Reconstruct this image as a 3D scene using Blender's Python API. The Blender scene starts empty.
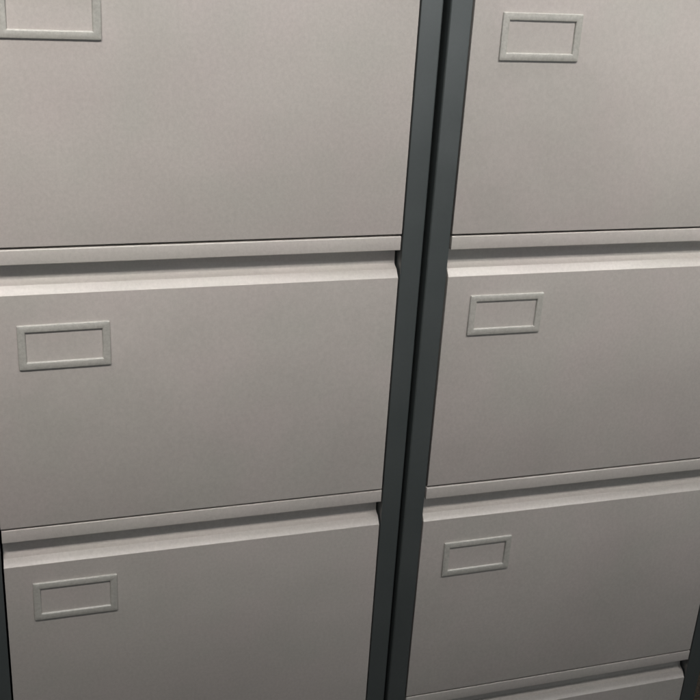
import bpy, bmesh, math
from mathutils import Matrix, Vector

sc = bpy.context.scene
COL = sc.collection

# ------------------------------------------------------------------ dimensions (metres)
W = 0.42            # drawer front width
FW = 0.02529        # drawer edge to cabinet side
PITCH = 0.30462     # drawer to drawer
LIP = 0.01513       # height of the pull lip
BEND = 0.04572      # lip top to the bend where the flat face starts
GAP = 0.00222       # shut gap under each drawer
SLOT = 0.0019       # slot beside each drawer
HX, HZ, HW, HH = 0.02906, 0.02589, 0.08889, 0.04686   # label holder
DEPTH = 0.62
TOP = 0.034         # drawer top to cabinet top
N = 4
PLINTH = 0.068
BASE = N * PITCH + PLINTH      # first drawer's lip top above the floor

# ------------------------------------------------------------------ materials
def nodes_of(name):
    m = bpy.data.materials.new(name); m.use_nodes = True
    nt = m.node_tree
    return m, nt, nt.nodes['Principled BSDF']

def painted_steel(name, col_a, col_b, speck, rough, rvar, spec, bump, seed):
    """baked enamel on sheet steel: faint broad tone drift, fine powder speckle, orange peel"""
    m, nt, b = nodes_of(name)
    L = nt.links.new
    tc = nt.nodes.new('ShaderNodeTexCoord')
    info = nt.nodes.new('ShaderNodeObjectInfo')
    add = nt.nodes.new('ShaderNodeVectorMath'); add.operation = 'ADD'
    mul = nt.nodes.new('ShaderNodeVectorMath'); mul.operation = 'SCALE'
    comb = nt.nodes.new('ShaderNodeCombineXYZ')
    comb.inputs[0].default_value = seed
    L(info.outputs['Random'], comb.inputs[1])
    L(info.outputs['Random'], comb.inputs[2])
    L(comb.outputs[0], mul.inputs[0]); mul.inputs['Scale'].default_value = 17.0
    L(tc.outputs['Object'], add.inputs[0]); L(mul.outputs[0], add.inputs[1])
    def noise(scale, detail, rgh=0.5):
        n = nt.nodes.new('ShaderNodeTexNoise')
        n.inputs['Scale'].default_value = scale; n.inputs['Detail'].default_value = detail
        n.inputs['Roughness'].default_value = rgh
        L(add.outputs[0], n.inputs['Vector'])
        return n
    def ramp(src, lo, hi, a, c):
        r = nt.nodes.new('ShaderNodeMapRange')
        r.inputs['From Min'].default_value = lo; r.inputs['From Max'].default_value = hi
        r.inputs['To Min'].default_value = a; r.inputs['To Max'].default_value = c
        L(src, r.inputs['Value'])
        return r.outputs['Result']
    broad = noise(13.0, 4.0)
    mix = nt.nodes.new('ShaderNodeMix'); mix.data_type = 'RGBA'
    L(ramp(broad.outputs['Fac'], 0.32, 0.68, 0.0, 1.0), mix.inputs['Factor'])
    mix.inputs['A'].default_value = (*col_a, 1); mix.inputs['B'].default_value = (*col_b, 1)
    fine = noise(270.0, 2.0, 0.8)
    cloud = noise(5.0, 3.0, 0.5)
    hv = nt.nodes.new('ShaderNodeHueSaturation')
    vm = nt.nodes.new('ShaderNodeMath'); vm.operation = 'MULTIPLY'
    L(mix.outputs['Result'], hv.inputs['Color'])
    L(ramp(fine.outputs['Fac'], 0.3, 0.7, 1.0 - speck, 1.0 + speck), vm.inputs[0])
    L(ramp(cloud.outputs['Fac'], 0.1, 0.9, 0.89, 1.11), vm.inputs[1])
    L(vm.outputs[0], hv.inputs['Value'])
    L(hv.outputs['Color'], b.inputs['Base Color'])
    wear = noise(8.0, 4.0, 0.5)
    L(ramp(wear.outputs['Fac'], 0.1, 0.9, rough - 1.4 * rvar, rough + 1.4 * rvar), b.inputs['Roughness'])
    b.inputs['IOR'].default_value = spec
    peel = noise(900.0, 2.0)
    wave = noise(14.0, 1.0)
    bp = nt.nodes.new('ShaderNodeBump'); bp.inputs['Strength'].default_value = bump
    bp.inputs['Distance'].default_value = 0.0004
    L(peel.outputs['Fac'], bp.inputs['Height'])
    bp2 = nt.nodes.new('ShaderNodeBump'); bp2.inputs['Strength'].default_value = 0.22
    bp2.inputs['Distance'].default_value = 0.004
    L(wave.outputs['Fac'], bp2.inputs['Height']); L(bp.outputs['Normal'], bp2.inputs['Normal'])
    L(bp2.outputs['Normal'], b.inputs['Normal'])
    return m

M_FACE = painted_steel('goose_grey_enamel', (0.540, 0.519, 0.490), (0.570, 0.526, 0.508), 0.06, 0.39, 0.09, 1.7, 0.16, 1.3)
M_PULL = painted_steel('worn_grey_enamel', (0.545, 0.526, 0.496), (0.566, 0.530, 0.510), 0.06, 0.36, 0.04, 1.56, 0.12, 2.2)   # the grips are rubbed smoother
M_FRAME = painted_steel('charcoal_enamel', (0.062, 0.075, 0.077), (0.070, 0.082, 0.084), 0.06, 0.36, 0.04, 2.06, 0.12, 5.1)
M_HOLD = painted_steel('grey_label_plastic', (0.440, 0.438, 0.408), (0.475, 0.466, 0.438), 0.12, 0.34, 0.06, 1.65, 0.16, 8.7)
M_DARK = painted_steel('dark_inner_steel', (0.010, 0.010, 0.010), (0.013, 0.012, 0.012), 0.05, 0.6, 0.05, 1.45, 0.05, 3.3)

def carpet_mat():
    m, nt, b = nodes_of('dark_carpet')
    tc = nt.nodes.new('ShaderNodeTexCoord')
    n = nt.nodes.new('ShaderNodeTexNoise'); n.inputs['Scale'].default_value = 160; n.inputs['Detail'].default_value = 6
    r = nt.nodes.new('ShaderNodeValToRGB')
    r.color_ramp.elements[0].color = (0.045, 0.037, 0.030, 1); r.color_ramp.elements[0].position = 0.3
    r.color_ramp.elements[1].color = (0.110, 0.088, 0.066, 1); r.color_ramp.elements[1].position = 0.7
    bp = nt.nodes.new('ShaderNodeBump'); bp.inputs['Strength'].default_value = 0.6; bp.inputs['Distance'].default_value = 0.004
    nt.links.new(tc.outputs['Object'], n.inputs['Vector']); nt.links.new(n.outputs['Fac'], r.inputs['Fac'])
    nt.links.new(r.outputs['Color'], b.inputs['Base Color']); nt.links.new(n.outputs['Fac'], bp.inputs['Height'])
    nt.links.new(bp.outputs['Normal'], b.inputs['Normal']); b.inputs['Roughness'].default_value = 0.95
    return m

# ------------------------------------------------------------------ mesh helpers
def link(name, bm, mat, parent=None, smooth=True, angle=35, mats=None):
    bmesh.ops.recalc_face_normals(bm, faces=bm.faces[:])
    me = bpy.data.meshes.new(name)
    for f in bm.faces: f.smooth = smooth
    for e in bm.edges:
        if len(e.link_faces) == 2 and e.calc_face_angle(0) > math.radians(angle): e.smooth = False
    bm.to_mesh(me); bm.free()
    for mm in (mats or [mat]): me.materials.append(mm)
    o = bpy.data.objects.new(name, me); COL.objects.link(o)
    if parent: o.parent = parent
    return o

def prism(bm, prof, axis, a, b, mi=0):
    """extrude a closed 2-D profile along x (profile = y,z) or z (profile = x,y)"""
    def P(p, t): return (t, p[0], p[1]) if axis == 'x' else (p[0], p[1], t)
    va = [bm.verts.new(P(p, a)) for p in prof]; vb = [bm.verts.new(P(p, b)) for p in prof]
    fs = []
    n = len(prof)
    for i in range(n):
        j = (i + 1) % n
        fs.append(bm.faces.new((va[i], va[j], vb[j], vb[i])))
    fs.append(bm.faces.new(va[::-1])); fs.append(bm.faces.new(vb))
    for f in fs: f.material_index = mi

def round_rect(x0, x1, y0, y1, radii, seg=5):
    """corners in order (x0,y0) (x1,y0) (x1,y1) (x0,y1), each with its own radius"""
    out = []
    for (cx, cy, sx, sy, a0), r in zip(((x0, y0, 1, 1, 180), (x1, y0, -1, 1, 270), (x1, y1, -1, -1, 0), (x0, y1, 1, -1, 90)), radii):
        if r <= 0: out.append((cx, cy)); continue
        for k in range(seg + 1):
            a = math.radians(a0 + 90 * k / seg)
            out.append((cx + sx * r + r * math.cos(a), cy + sy * r + r * math.sin(a)))
    return out

def box(bm, x0, x1, y0, y1, z0, z1, mi=0):
    prism(bm, [(x0, y0), (x1, y0), (x1, y1), (x0, y1)], 'z', z0, z1, mi)

def arc(cy, cz, r, a0, a1, seg):
    return [(cy + r * math.cos(math.radians(a0 + (a1 - a0) * k / seg)), cz + r * math.sin(math.radians(a0 + (a1 - a0) * k / seg))) for k in range(seg + 1)]

# ------------------------------------------------------------------ the cabinet
# local frame: x across, y back, z up, origin at the middle of the front edge on the floor
def make_frame(parent):
    bm = bmesh.new()
    h = W / 2
    zt = BASE + TOP
    for s in (-1, 1):
        x0, x1 = sorted((s * (h + SLOT), s * (h + FW)))
        ri, ro = 0.0008, 0.0019
        rr = (ri, ro, 0, 0) if s > 0 else (ro, ri, 0, 0)
        prism(bm, round_rect(x0, x1, 0.0004, DEPTH, rr), 'z', 0.006, zt - 0.0032)
    # crown and plinth panels between and over the stiles
    prism(bm, round_rect(0.0002, DEPTH, zt - 0.003, zt + 0.016, (0.002, 0, 0, 0.003)), 'x', -h - FW + 0.0003, h + FW - 0.0003)
    box(bm, -h - SLOT + 0.0002, h + SLOT - 0.0002, 0.002, DEPTH - 0.004, BASE + 0.0035, zt - 0.0032)
    box(bm, -h - SLOT + 0.0002, h + SLOT - 0.0002, 0.002, DEPTH - 0.004, 0.008, PLINTH - 0.003)
    box(bm, -h - SLOT + 0.0002, h + SLOT - 0.0002, DEPTH - 0.012, DEPTH - 0.002, PLINTH - 0.0028, BASE + 0.0033)
    # feet
    for sx in (-1, 1):
        for y in (0.03, DEPTH - 0.03):
            prism(bm, [(sx * (h - 0.01) + 0.014 * math.cos(a * math.pi / 8), y + 0.014 * math.sin(a * math.pi / 8)) for a in range(16)], 'z', 0.0, 0.0075)
    return link('frame', bm, M_FRAME, parent)

def ease_ends(bm, off):
    bmesh.ops.recalc_face_normals(bm, faces=bm.faces[:])
    es = [e for e in bm.edges if abs(e.verts[0].co.x - e.verts[1].co.x) < 1e-6 and max(v.co.y for v in e.verts) < 0.0152]
    bmesh.ops.bevel(bm, geom=es, offset=off, offset_type='OFFSET', segments=2, profile=0.5, affect='EDGES', clamp_overlap=True)

FT = 0.017   # thickness of the hollow front
def drawer_mesh():
    """flat face (origin at the lip top, middle), a folded front tray and the box behind it"""
    bm = bmesh.new()
    zb = -PITCH + GAP
    r = 0.0007
    prof = [(0.0, -BEND)] + arc(r, zb + r, r, 180, 270, 4) + [(FT, zb), (FT, -BEND)]
    prism(bm, prof, 'x', -W / 2, W / 2)
    ease_ends(bm, 0.0005)
    # steel drawer box running back into the cabinet
    bw = W / 2 - 0.014
    box(bm, -bw, bw, FT + 0.0003, DEPTH - 0.03, zb + 0.020, zb + 0.022, 1)
    for s in (-1, 1):
        x0, x1 = sorted((s * bw, s * (bw - 0.0012)))
        box(bm, x0, x1, FT + 0.0003, DEPTH - 0.03, zb + 0.0222, -0.075, 1)
    for s in (-1, 1):                     # runner
        x0, x1 = sorted((s * (bw + 0.0003), s * (W / 2 - 0.001)))
        box(bm, x0, x1, 0.05, DEPTH - 0.03, zb + 0.06, zb + 0.095, 1)
    # black inner wall closing the view through the shut gaps
    return bm

def handle_mesh():
    """pressed finger pull across the whole drawer: lip, hollow and the slope rolling out to the face"""
    bm = bmesh.new()
    d = 0.0155
    r = 0.0012
    p = [(0.0, -BEND - 0.0)]
    # tight roll from the face plane into the slope, slope up and back, broad fillet into the upright back
    # tight roll from the face, a flat slope running in, a rounded hollow behind it, then the upright back
    p += [(0.00008, -BEND + 0.00025), (0.00025, -BEND + 0.00045)]
    A, C_ = Vector((0.00045, -BEND + 0.0006)), Vector((0.0064, -BEND + 0.0081))
    p += [tuple(A.lerp(C_, t)) for t in (0.06, 0.5, 0.96, 1.0)]
    p += [(0.0088, -BEND + 0.0091), (0.0120, -BEND + 0.0103), (0.0140, -BEND + 0.0120), (0.0150, -BEND + 0.0148)]
    zl = -LIP
    p += [(d, zl - 0.0024)] + arc(d - 0.002, zl - 0.0024 + 0.0, 0.002, 0, 60, 3)[1:]
    p += [(d - 0.004, zl - 0.0002)]
    p += arc(0.0008, zl + 0.0008, 0.0008, 270, 180, 4)
    p += arc(r, -r, r, 180, 90, 5)
    p += [(0.030, 0.0), (0.030, -BEND)]
    # sheet ends: 0.2 mm shy of the drawer face so no faces coincide
    prism(bm, p, 'x', -W / 2 + 0.0002, W / 2 - 0.0002)
    ease_ends(bm, 0.00045)
    return bm

def holder_mesh():
    """moulded card frame: raised border, crisp outer edge, inside eased towards the card"""
    bm = bmesh.new()
    # rings from outside to inside: (inset, height in front of the face)
    rings = [(0.0, 0.0002), (0.0001, -0.0017), (0.0003, -0.0021), (0.0007, -0.0023), (0.0064, -0.0022), (0.0071, -0.0020),
             (0.0075, -0.0016), (0.0078, 0.0002)]
    rows = []
    for ins, y in rings:
        x0, x1, z0, z1 = ins, HW - ins, -HH + ins, -ins
        rc = max(0.0009 - ins * 0.08, 0.0003)
        ring = []
        for (cx, cz, sx, sz, a0) in ((x0, z0, 1, 1, 180), (x1, z0, -1, 1, 270), (x1, z1, -1, -1, 0), (x0, z1, 1, -1, 90)):
            for k in range(4):
                a = math.radians(a0 + 30 * k)
                ring.append(bm.verts.new((cx + sx * rc + rc * math.cos(a), y, cz + sz * rc + rc * math.sin(a))))
        rows.append(ring)
    n = len(rows[0])
    for i in range(len(rows)):
        A, B = rows[i], rows[(i + 1) % len(rows)]
        for k in range(n):
            l = (k + 1) % n
            bm.faces.new((A[k], A[l], B[l], B[k]))
    return bm

def cabinet(label):
    root = bpy.data.objects.new('filing_cabinet', None); COL.objects.link(root)
    root.empty_display_size = 0.1
    root['label'] = label; root['category'] = 'filing cabinet'; root['group'] = 'filing cabinets standing side by side'
    return root

LEFT = 'grey filing cabinet with charcoal frame, left of the dark seam, topmost holder cropped'
RIGHT = 'grey filing cabinet with charcoal frame, right of the dark seam, fourth drawer showing'

# per drawer: (shift across, shift down) of its label holder; they were fixed on by hand and wander
OFF = {'L': [(-0.00101, 0.0077), (-0.00055, -0.00484), (-0.00092, 0.00347), (0.0004, 0.001)],
       'R': [(0.00206, -0.00331), (-0.00042, 0.00387), (0.00084, -0.00689), (-0.0005, 0.002)]}

# drawers never close quite alike: a few tenths of a millimetre sideways and in depth; holders sit a touch askew
SHIFT = {'L': [(0.0002, 0.0003), (-0.0003, -0.0002), (0.0002, 0.0004), (0, 0)], 'R': [(-0.0002, -0.0003), (0.0003, 0.0002), (-0.0003, 0.0), (0.0002, 0.0003)]}
TURN = {'L': [0.2, -0.25, 0.3, 0.0], 'R': [-0.15, 0.3, -0.2, 0.1]}

rootL = cabinet(LEFT)
frame0 = make_frame(rootL)
drawer0 = link('drawer', drawer_mesh(), M_FACE, rootL, mats=[M_FACE, M_DARK])
handle0 = link('recessed_handle', handle_mesh(), M_PULL, drawer0, angle=24)
holder0 = link('label_holder', holder_mesh(), M_HOLD, drawer0, angle=50)

def fit_out(root, key, first):
    for i in range(N):
        if first and i == 0:
            d, h, l = drawer0, handle0, holder0
        else:
            d = drawer0.copy(); COL.objects.link(d); d.parent = root
            h = handle0.copy(); COL.objects.link(h); h.parent = d
            l = holder0.copy(); COL.objects.link(l); l.parent = d
        d.location = (SHIFT[key][i][0], SHIFT[key][i][1], BASE - i * PITCH)
        l.rotation_euler = (0, math.radians(TURN[key][i]), 0)
        ox, oz = OFF[key][i]
        l.location = (-W / 2 + HX + ox, 0, -BEND - HZ + oz)
fit_out(rootL, 'L', True)
rootL.matrix_world = Matrix.Translation((-W / 2 - FW, 0, -BASE))

rootR = cabinet(RIGHT)
f = frame0.copy(); COL.objects.link(f); f.parent = rootR
fit_out(rootR, 'R', False)
M = (Matrix.Rotation(-0.00037, 4, 'Z') @ Matrix.Translation((0.00562, 0, 0)) @ Matrix.Rotation(0.00341, 4, 'Y')
     @ Matrix.Translation((FW + W / 2, -0.00496, -0.0002 - BASE)))
rootR.matrix_world = M

# ------------------------------------------------------------------ floor
bm = bmesh.new()
s = 3.0
bm.faces.new([bm.verts.new(v) for v in ((-s, -s, 0), (s, -s, 0), (s, s, 0), (-s, s, 0))])
fl = link('floor', bm, carpet_mat()); fl.location = (0, 0, -BASE - 0.0018); fl['kind'] = 'structure'

# ------------------------------------------------------------------ camera
cam = bpy.data.cameras.new('camera'); co = bpy.data.objects.new('camera', cam); COL.objects.link(co)
cam.sensor_width = 36.0; cam.lens = 36.0 * 1092.48 / 700.0
cam.clip_start = 0.02; cam.clip_end = 100
co.matrix_world = (Matrix.Translation((-0.42682, -1.03221, 0.01674)) @ Matrix.Rotation(-0.32874, 4, 'Z')
                   @ Matrix.Rotation(1.18193, 4, 'X') @ Matrix.Rotation(0.06163, 4, 'Z'))
sc.camera = co

# ------------------------------------------------------------------ light: ceiling lamps in a dim room, plus added glint and gloss lights
def area(name, loc, target, sx, sy, power, col, spread=180):
    d = bpy.data.lights.new(name, 'AREA'); d.shape = 'RECTANGLE'; d.size = sx; d.size_y = sy; d.energy = power; d.color = col; d.spread = math.radians(spread)
    o = bpy.data.objects.new(name, d); COL.objects.link(o); o.location = loc
    o.rotation_euler = (Vector(target) - Vector(loc)).to_track_quat('-Z', 'Y').to_euler()
    return o
LY, LZ, AIM, SPR = -0.95, 0.85, -0.13, 46
area('overhead_light', (-0.86, LY, LZ), (-0.66, 0.0, AIM), 0.40, 0.24, 1.52, (1.0, 0.945, 0.89), SPR)
area('overhead_light', (0.14, LY, LZ), (0.06, 0.0, AIM), 0.80, 0.24, 1.44, (1.0, 0.945, 0.89), SPR)
area('overhead_light', (1.06, LY, LZ), (0.68, 0.0, AIM), 0.30, 0.24, 1.22, (1.0, 0.948, 0.905), SPR)
area('overhead_light', (-0.50, -0.22, 1.30), (-0.50, -0.18, -1.0), 0.34, 0.20, 6.0, (0.98, 0.99, 1.0))  # added light, no known fixture: glints on lip and holder top edges
area('overhead_light', (1.16, -0.22, 1.30), (1.16, -0.18, -1.0), 0.34, 0.20, 6.0, (0.96, 0.99, 1.0))  # its added twin over the right cabinet, for the same edge glints
area('added_gloss_light', (0.9, -2.7, -0.02), (0.7, 0.0, 0.0), 3.4, 0.75, 9.7, (0.93, 0.985, 1.0))  # unseen panel behind the camera, added for gloss on the upper fronts and stiles

w = bpy.data.worlds.new('World'); sc.world = w; w.use_nodes = True
nt = w.node_tree; bg = nt.nodes['Background']
tc = nt.nodes.new('ShaderNodeTexCoord'); sep = nt.nodes.new('ShaderNodeSeparateXYZ')
rp = nt.nodes.new('ShaderNodeValToRGB')
mr = nt.nodes.new('ShaderNodeMapRange'); mr.inputs['From Min'].default_value = -1; mr.inputs['From Max'].default_value = 1
nt.links.new(tc.outputs['Generated'], sep.inputs[0]); nt.links.new(sep.outputs['Z'], mr.inputs['Value'])
nt.links.new(mr.outputs['Result'], rp.inputs['Fac'])
e = rp.color_ramp.elements
e[0].position = 0.22; e[0].color = (0.07, 0.058, 0.040, 1)
e[1].position = 0.60; e[1].color = (0.40, 0.40, 0.40, 1)
k = e.new(0.40); k.color = (0.14, 0.13, 0.12, 1)
nt.links.new(rp.outputs['Color'], bg.inputs['Color']); bg.inputs['Strength'].default_value = 0.06

sc.render.engine = 'CYCLES'
sc.cycles.samples = 128
sc.view_settings.view_transform = 'Standard'; sc.view_settings.look = 'None'
sc.view_settings.exposure = 0; sc.view_settings.gamma = 1
